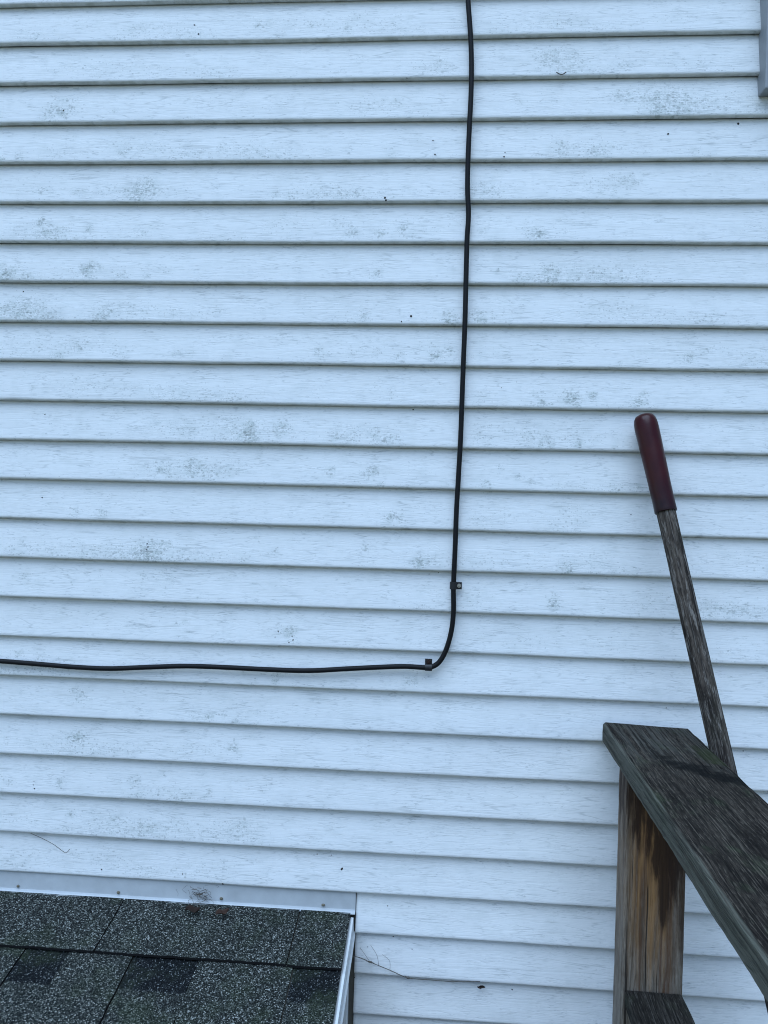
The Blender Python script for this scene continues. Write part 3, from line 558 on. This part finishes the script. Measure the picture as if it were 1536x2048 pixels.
gp = [(.0225, zt-GL+.001), (.0245, zt-GL), (.0252, zt-GL+.002), (.0250, zt-GL+.008), (.0247, zt-GL+.02), (.0252, zt-GL+.07), (.0262, zt-.12), (.0275, zt-.06), (.0278, zt-.035), (.0270, zt-.022), (.0248, zt-.012), (.0205, zt-.005), (.0140, zt-.0015), (.006, zt), (.001, zt+.0002)]
lathe('grip', gp, GRIP, 28, .02)
lathe('socket', [(.010, .10), (.021, .14), (.0245, .22), (.0255, .30), (.0248, .302)], STEEL, 16)
V, F = [], []
for i in range(9):
    for j in range(9):
        a, b = i/8*2-1, j/8; w = .11*math.sqrt(max(.02, 1-((.38-b)/.38)**2)) if b < .38 else .11
        V.append((a*w, .02*a*a-.01, b*.24))
for i in range(8):
    for j in range(8): F.append((i*9+j, i*9+j+1, (i+1)*9+j+1, (i+1)*9+j))
me = mesh('blade', V, F, True); o = link('blade', me, STEEL, tool); o.rotation_mode = 'QUATERNION'; o.rotation_quaternion = rot
sm = o.modifiers.new('thick', 'SOLIDIFY'); sm.thickness = .003

# ---------------------------------------------------------------- leaves, twigs and cobweb
def leaf(loc, L, W, rz, curl, label, mat=LEAFM, rx=0.0):
    V, F = [], []; n, m = 10, 6
    for i in range(n+1):
        for j in range(m+1):
            a = i/n; b = j/m*2-1; w = W*math.sin(math.pi*min(1, a*.96+.02))**.75*(1+.18*noise.noise(Vector((a*6, b, L*99))))
            V.append(((a-.5)*L, b*w, abs(b)**1.5*curl*W + curl*.5*W*math.sin(a*7) + .0018*noise.noise(Vector((a*9, b*5, 1)))))
    for i in range(n):
        for j in range(m): F.append((i*(m+1)+j, i*(m+1)+j+1, (i+1)*(m+1)+j+1, (i+1)*(m+1)+j))
    o = link('dead_leaf', mesh('dead_leaf', V, F, True), mat, None, loc); o.rotation_euler = (R(14)+rx, 0, rz)
    s = o.modifiers.new('thick', 'SOLIDIFY'); s.thickness = .0006
    return tag(o, label, 'leaf', 'dead leaves caught on the house')
LEAF2 = plain('dead_leaf_tan', (.065, .036, .026), .85, .3, 0, .4, .4, 120)
leaf((-.582, -.046, H-1.0145), .036, .0095, .1, .8, 'dark curled dead leaf on the shingles below the cobweb')
leaf((-.507, -.049, H-1.0150), .036, .0085, .75, .9, 'reddish brown dead leaf on the shingles beside a curled one', LEAF2)
leaf((.136, -.004, H-1.178), .020, .004, .1, .8, 'tiny brown leaf scrap stuck under a siding lap', LEAFM, R(70))
def wisp(name, paths, rad, label, cat, mat=WEB):
    bm = bmesh.new()
    for (p, rr) in paths:
        me = tube('tmp', catmull([(x, y, z+H) for x, y, z in p], 5), rr, 5); bm.from_mesh(me); bpy.data.meshes.remove(me)
    me = bpy.data.meshes.new(name); bm.to_mesh(me); bm.free()
    return tag(link(name, me, mat), label, cat)
wisp('twig', [([(-.1915, -.012, -1.1225), (-.1723, -.008, -1.1233), (-.1406, -.006, -1.135), (-.0901, -.005, -1.1528), (-.0461, -.003, -1.1698), (-.0025, -.002, -1.1717), (.0655, -.002, -1.172), (.1331, -.002, -1.1673)], .0009),
    ([(-.150, -.006, -1.133), (-.1395, -.006, -1.1350), (-.130, -.006, -1.1375)], [.0008]*3+[.0022]*5+[.0008]*3), ([(-.052, -.003, -1.166), (-.0455, -.003, -1.1700), (-.036, -.003, -1.1705)], [.0008]*4+[.0026]*4+[.0008]*3),
    ([(-.1407, -.006, -1.1345), (-.152, -.005, -1.120), (-.1666, -.004, -1.1016)], .0004), ([(-.118, -.006, -1.144), (-.124, -.004, -1.118), (-.140, -.004, -1.094)], .0004), ([(-.0901, -.005, -1.1528), (-.092, -.004, -1.13), (-.110, -.004, -1.115)], .00035)], 0,
    'thin cobwebbed twig strung from the lean-to edge across the siding', 'twig')
wisp('dry_stem', [([(-1.0288, .004, -.8672), (-.9951, .002, -.8783), (-.9641, .001, -.892), (-.9412, 0, -.9062), (-.9305, -.001, -.9094), (-.9214, -.001, -.8999)], .0007)], 0, 'fine hooked dry stem on the board above the lean-to roof', 'stem')
wisp('grass_blade', [([(.2593, -.002, 1.0725), (.2650, -.003, 1.0680), (.2703, -.003, 1.0665), (.2760, -.003, 1.0672), (.2822, -.003, 1.072)], .0012)], 0, 'tiny dark grass blade hooked on a high siding lap', 'grass blade')
random.seed(5); web = []
for i in range(26):
    x = random.gauss(-.585, .022); p = [(x, -.001+random.uniform(-.004, .002), random.uniform(-1.0, -.972))]
    for q in range(3): a = p[-1]; p.append((a[0]+random.gauss(0, .010), a[1]-random.uniform(0, .004), a[2]-random.uniform(-.004, .012)))
    web.append((p, random.choice([.00025, .0003, .0004])))
web += [([(-.588, -.003, -.993), (-.580, -.004, -.9945), (-.570, -.004, -.991)], .0014), ([(-.566, -.003, -.998), (-.560, -.004, -1.0)], .0012)]
wisp('cobweb', web, 0, 'dusty cobweb on the white flashing above the leaves', 'cobweb')
